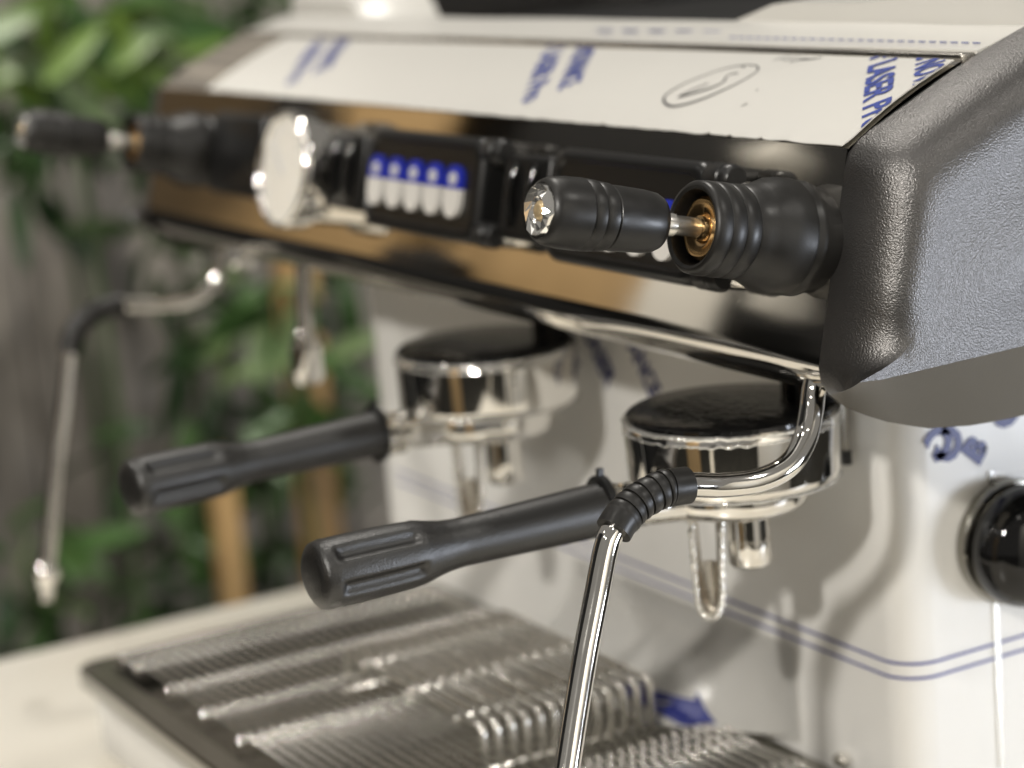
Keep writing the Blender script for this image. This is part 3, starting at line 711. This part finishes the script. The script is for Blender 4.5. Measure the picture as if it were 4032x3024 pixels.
    bmesh.ops.recalc_face_normals(q, faces=q.faces[:]); me = bpy.data.meshes.new('torn_film'); q.to_mesh(me); q.free(); me.materials.append(M['film_edge']); me.shade_smooth(); local('torn_film', me, sp)
    return t
def copy_tree(o, parent=None):
    c = o.copy(); COL.objects.link(c)
    if parent is not None: c.parent = parent
    for ch in list(o.children): copy_tree(ch, c)
    return c
pf = portafilter()
pf2 = copy_tree(pf); pf2.location = (-0.23, 0, -0.0345); pf2.rotation_euler.z = R(3.0); pf2['label'] = 'far portafilter with black handle, blurred, left of the near one'

# ------------------------------------------------------------------ drip tray and wire grate
TZ = -0.196
TR = thing('drip_tray', 'shallow steel drip tray with dark rim under the wire grate', 'drip tray', (-0.2, -0.06, -0.22))
x0, x1, y0, y1 = -0.452, CXR - 0.002, -0.182, GY - 0.0015
q = bmesh.new()
ow, oh = x1 - x0, y1 - y0; oc_ = ((x0 + x1) / 2, (y0 + y1) / 2)
o1 = rrect(ow, oh, 0.012, 6, oc_); rings = []
for ins, z in ((0.0015, TZ - 0.013), (0, TZ - 0.011), (0, TZ - 0.0015), (0.0015, TZ), (0.016, TZ - 0.0005), (0.018, TZ - 0.003), (0.020, TZ - 0.020)):
    rings.append([q.verts.new((oc_[0] + (x - oc_[0]) * (1 - 2 * ins / ow), oc_[1] + (y - oc_[1]) * (1 - 2 * ins / oh), z)) for x, y in o1])
for a, b in zip(rings, rings[1:]):
    for k in range(len(o1)): q.faces.new((a[k], a[(k + 1) % len(o1)], b[(k + 1) % len(o1)], b[k]))
q.faces.new(rings[-1]); q.faces.new(rings[0][::-1])
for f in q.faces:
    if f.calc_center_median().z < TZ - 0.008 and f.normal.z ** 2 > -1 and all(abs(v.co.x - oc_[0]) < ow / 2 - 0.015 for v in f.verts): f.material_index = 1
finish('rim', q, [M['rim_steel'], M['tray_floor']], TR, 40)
GR = thing('wire_grate', 'flat steel wire grate lying on the drip tray', 'grate', (-0.2, -0.06, -0.196))
WR = 0.0020; ZW = -0.1925
def wire_me(pts, r=WR, n=8):
    q = bmesh.new(); tube(q, [V(p) for p in pts], r, n); me = bpy.data.meshes.new('wire'); bmesh.ops.recalc_face_normals(q, faces=q.faces[:]); q.to_mesh(me); q.free(); me.materials.append(M['wire']); me.shade_smooth(); return me
xa, xb = -0.432, 0.018
RODS = (-0.4275, -0.407, -0.355, -0.303, -0.2515, -0.098, -0.088, -0.078, -0.030, 0.010)
def bumpy(x_from, x_to, z=0.0, rods=RODS, h=0.0021):
    out = [(x_from, 0, z)]
    for rx in rods:
        if x_from + 0.004 < rx < x_to - 0.004:
            for dx, hh in ((-0.0042, 0), (-0.0025, 0.55), (-0.001, 0.95), (0.001, 0.95), (0.0025, 0.55), (0.0042, 0)): out.append((rx + dx, 0, z + h * hh))
    return out + [(x_to, 0, z)]
flat = wire_me([(xa, 0, -0.006)] + bumpy(xa, xb) + [(xb, 0, -0.006)], 0.00118, 8)
def arcp(cx_, cz_, r, a0, a1, n=5): return [(cx_ + r * math.cos(R(a0 + (a1 - a0) * k / n)), 0, cz_ + r * math.sin(R(a0 + (a1 - a0) * k / n))) for k in range(n + 1)]
ny = 31
for i in range(ny):
    o = bpy.data.objects.new('wire', flat); COL.objects.link(o); o.parent = GR; o.location = V((0, -0.152 + 0.0066 * i, ZW)) - GR.location
q = bmesh.new(); tube(q, [V((0, -0.156, 0)), V((0, 0.052, 0))], 0.0017, 8)
bmesh.ops.create_icosphere(q, subdivisions=3, radius=0.0034, matrix=Matrix.Translation((0, -0.157, 0.0012)))
rod = bpy.data.meshes.new('cross_rod'); q.to_mesh(rod); q.free(); rod.materials.append(M['chrome']); rod.shade_smooth()
for x in RODS:
    o = bpy.data.objects.new('cross_rod', rod); COL.objects.link(o); o.parent = GR; o.location = V((x, 0, ZW - 0.0018)) - GR.location
# raised cup stand on the grate: bent wires with a leg at each end
CS = thing('cup_stand', 'raised steel wire cup stand with bent legs resting on the grate', 'cup stand', (-0.19, -0.03, ZW))
hgt = 0.0275; b0, b1 = -0.272, -0.1155; rb_ = 0.0042
pts = [(b0, 0, 0.0030)] + arcp(b0 + rb_, hgt - rb_, rb_, 180, 90) + bumpy(b0 + rb_ + 0.001, b1 - rb_ - 0.001, hgt, (-0.245, -0.19, -0.14), 0.0010) + arcp(b1 - rb_, hgt - rb_, rb_, 90, 0) + [(b1, 0, 0.0030)]
raised = wire_me(pts, 0.0021, 10)
for i in range(13):
    o = bpy.data.objects.new('wire', raised); COL.objects.link(o); o.parent = CS; o.location = V((0, -0.0815 + 0.0083 * i, ZW)) - CS.location
rodtop = wire_me([(0, -0.085, 0), (0, 0.021, 0)], 0.0017)
for x in (-0.245, -0.19, -0.14):
    o = bpy.data.objects.new('cross_rod', rodtop); COL.objects.link(o); o.parent = CS; o.location = V((x, 0, ZW + hgt - 0.0020)) - CS.location
for x in (b0, b1):
    o = bpy.data.objects.new('cross_rod', rodtop); COL.objects.link(o); o.parent = CS; o.location = V((x, 0, ZW + 0.0042)) - CS.location
# tray screw by the backsplash
q = bmesh.new(); lathe(q, (-0.012, GY - 0.001, -0.189), (0, -1, 0.1), [(0, 0.004), (0.004, 0.004), (0.006, 0.003), (0.0065, 0.0005)], 16); finish('screw', q, M['chrome'], MA)

# ------------------------------------------------------------------ background: fence, posts, plants, dark screen
FE = thing('plank_fence', 'weathered grey plank fence behind the plants', 'fence', (-2.1, 0, -1.0))
for i in range(21):
    y = -0.25 + 0.112 * i
    q = bmesh.new(); wdt = 0.104; dz = random.uniform(-.03, .03)
    box(q, (-2.1 - random.uniform(0, .012), y, -1.0), (-2.075 - random.uniform(0, .006), y + wdt, 1.3 + dz), bevel=0.004, seg=1)
    finish('plank', q, M['plank'], FE, 30)
for z in (-0.7, 0.6):
    q = bmesh.new(); box(q, (-2.14, -0.28, z), (-2.112, 2.12, z + 0.08)); finish('rail', q, M['plank'], FE, 0)

# fence stops short of the left so the chrome can see the boards in front
def post(y, x, z0, z1, wd, lab):
    q = bmesh.new(); box(q, (x - wd / 2, y - wd / 2, z0), (x + wd / 2, y + wd / 2, z1), bevel=0.005, seg=2)
    o = finish('wooden_post', q, M['post']); tag(o, lab, 'post', 'tan wooden posts among the plants'); return o
post(0.492, -1.60, -1.0, -0.16, 0.042, 'taller tan wooden post right of the leaves, beside the machine wall')
post(0.372, -1.60, -1.0, -0.37, 0.030, 'shorter tan wooden post further left, lower end behind the tray corner')
q = bmesh.new(); box(q, (-1.99, 0.86, -0.6), (-1.96, 2.6, 1.4), bevel=0.004); o = finish('dark_screen', q, M['dark']); tag(o, 'black screen seen above the top edge of the machine', 'screen')

def leaf_mesh(L, W, droop, fold, mat):
    q = bmesh.new(); rows = []; N = 7
    for i in range(N):
        u = i / (N - 1); wv = W * (math.sin(math.pi * (u * 0.93 + 0.05)) ** 0.8) * (1 - 0.25 * u)
        zc = -droop * u * u
        rows.append([q.verts.new((L * u, -wv, zc + fold * wv)), q.verts.new((L * u, 0, zc)), q.verts.new((L * u, wv, zc + fold * wv))])
    for a, b in zip(rows, rows[1:]):
        for k in range(2): q.faces.new((a[k], a[k + 1], b[k + 1], b[k]))
    me = bpy.data.meshes.new('leaf'); q.to_mesh(me); q.free(); me.materials.append(mat); me.shade_smooth(); return me
LM = [[leaf_mesh(L, W, d_, f_, mt) for (L, W, d_, f_) in ((0.13, 0.021, 0.03, 0.25), (0.16, 0.026, 0.06, 0.3), (0.10, 0.019, 0.015, 0.2))] for mt in LEAF]
def plant(label, c, ext, n, mats, root_z=-1.0, aim=None, big=1.0):
    c = V(c); t = thing('leafy_plant', label, 'plant', (c.x - 0.03, c.y, root_z), 'green plants in front of the fence')
    q = bmesh.new(); top = c + V((0, 0, ext[2] * .8))
    tube(q, catmull([V((c.x - 0.03, c.y, root_z)), V((c.x - 0.02, c.y + 0.02, (root_z + c.z) / 2)), c, top], 6), lambda u: 0.007 - 0.004 * u, 8)
    finish('stem', q, M['stem'], t, 60)
    for i in range(int(n * 1.3)):
        p = c + V((random.uniform(-1, 1) * ext[0], random.uniform(-1, 1) * ext[1], random.uniform(-1, 1) * ext[2]))
        o = bpy.data.objects.new('leaf', random.choice(LM[random.choice(mats)])); COL.objects.link(o); o.parent = t
        o.location = p - t.location
        if aim: o.rotation_euler = (R(random.uniform(50, 110)), R(random.uniform(*aim)), R(random.uniform(60, 120)))
        else: o.rotation_euler = (R(random.uniform(-70, 70)), R(random.uniform(-50, 80)), R(random.uniform(-160, 160)))
        s = random.uniform(0.5, 0.9) * big; o.scale = (s, s, s)
    return t
plant('pale green leaves arching at the top left corner above the far steam lever', (-1.62, 0.25, 0.13), (0.06, 0.13, 0.055), 24, [1, 2, 2, 3], aim=(-40, 80), big=1.05)
plant('dark bushy plant behind the far steam lever at the left edge', (-1.84, 0.30, 0.02), (0.08, 0.17, 0.09), 60, [0, 0, 4, 1])
plant('leafy plant rising behind the far top corner of the machine', (-1.85, 0.52, 0.08), (0.06, 0.16, 0.10), 44, [0, 1, 4, 1, 3])
plant('small pale leaves just under the far left corner of the chrome front', (-1.72, 0.40, -0.16), (0.04, 0.05, 0.05), 12, [1, 3, 0])
plant('mid green plant between the far steam pipe and the machine wall', (-1.72, 0.48, -0.30), (0.07, 0.12, 0.13), 44, [0, 1, 1, 3, 4])
plant('low dark plant behind the handles, around the tan posts', (-1.74, 0.47, -0.50), (0.07, 0.13, 0.10), 40, [0, 0, 1, 4])
plant('loose leaves hanging in front of the taller tan post', (-1.50, 0.43, -0.26), (0.02, 0.06, 0.09), 20, [0, 1, 3])
plant('low leaves by the tip of the far steam pipe at the left edge', (-1.70, 0.16, -0.47), (0.05, 0.05, 0.06), 14, [1, 3, 0])
plant('dark ground plant at the left behind the white counter edge', (-1.74, 0.24, -0.60), (0.06, 0.14, 0.05), 26, [0, 4, 1])

# ------------------------------------------------------------------ boards seen in the chrome, and things added to shape its reflections
def board(name, x0, x1, z0, z1, mat, label, cat, y=-1.2):
    q = bmesh.new(); box(q, (x0, y - 0.02, z0), (x1, y, z1), bevel=0.003); o = finish(name, q, mat); tag(o, label, cat); return o
board('plywood_board', -4.0, -2.54, -1.0, 0.75, M['tan'], 'tall tan plywood board mirrored in the left half of the chrome front', 'board')
board('plywood_board', -2.46, -1.83, -1.0, 0.34, M['tan'], 'lower tan plywood board mirrored right of the dark gap in the chrome front', 'board')
board('white_board', -1.825, -1.64, -1.0, 0.27, M['white_board'], 'narrow white board mirrored below the near steam valve', 'board')

q = bmesh.new(); box(q, (2.0, -0.30, -1.0), (2.03, 1.0, 1.1), bevel=0.003); o = finish('reflector_panel', q, M['white_board']); tag(o, 'added pale reflector behind the viewer, mirrored as light streaks in the steam pipe', 'panel')  # unseen pale surface added to brighten pipes and risers by reflection
q = bmesh.new(); box(q, (0.25, -2.03, -1.0), (0.75, -2.0, 0.9), bevel=0.003); o = finish('plywood_board', q, M['tan']); tag(o, 'narrow tan board mirrored as an upright strip in the chrome group heads', 'board')
q = bmesh.new(); box(q, (-4.4, -1.35, -1.0), (-0.35, -1.32, 1.4), bevel=0.003); o = finish('dark_screen', q, M['dark']); tag(o, 'added black screen that keeps the right end of the chrome front dark', 'screen')  # unseen, added to block ambient light from the chrome front
q = bmesh.new(); box(q, (-4.05, -1.15, -1.0), (-1.66, -0.95, 0.03), bevel=0.004); o = finish('dark_blocker', q, M['dark']); tag(o, 'low dark cabinet added to darken the reflection under the tan boards', 'blocker')  # unseen box added to cover the boards' lower part in reflections
def blob(x, z, rx, rz, lab, mat='dark', name='dark_blob'):  # unseen shapes added to break up the mirror image in the chrome
    q = bmesh.new(); rings = []
    for i in range(9):
        t = math.pi * (i + 0.5) / 9
        rings.append([q.verts.new((x + rx * math.sin(t) * math.cos(a) * (1 + .1 * noise.noise(V((i, a, x)))), -1.12 + 0.05 * math.sin(t) * math.sin(a), z + rz * math.cos(t))) for a in (2 * math.pi * k / 20 for k in range(20))])
    for a, b in zip(rings, rings[1:]):
        for k in range(20): q.faces.new((a[k], a[(k + 1) % 20], b[(k + 1) % 20], b[k]))
    q.faces.new(rings[0]); q.faces.new(rings[-1])
    tube(q, [(x, -1.12, z + rz * 0.9), (x, -1.16, 0.9 if x < -2.6 else z + rz + 0.12)], 0.012, 8)
    o = finish(name, q, M[mat]); tag(o, lab, 'blob'); return o
blob(-2.95, 0.40, 0.16, 0.10, 'wide dark hanging bag added as a dark patch mirrored between the gauge and the film edge')
blob(-2.28, 0.10, 0.13, 0.07, 'small dark bag added as a dark patch mirrored low in the right tan patch of the chrome front')
blob(-1.50, 0.42, 0.055, 0.045, 'cream bag added as a pale patch mirrored high in the dark right end of the chrome front', 'white_board', 'cream_blob')
blob(-1.385, 0.205, 0.035, 0.045, 'small cream bag added as a pale patch mirrored low beside the right end cap', 'white_board', 'cream_blob')
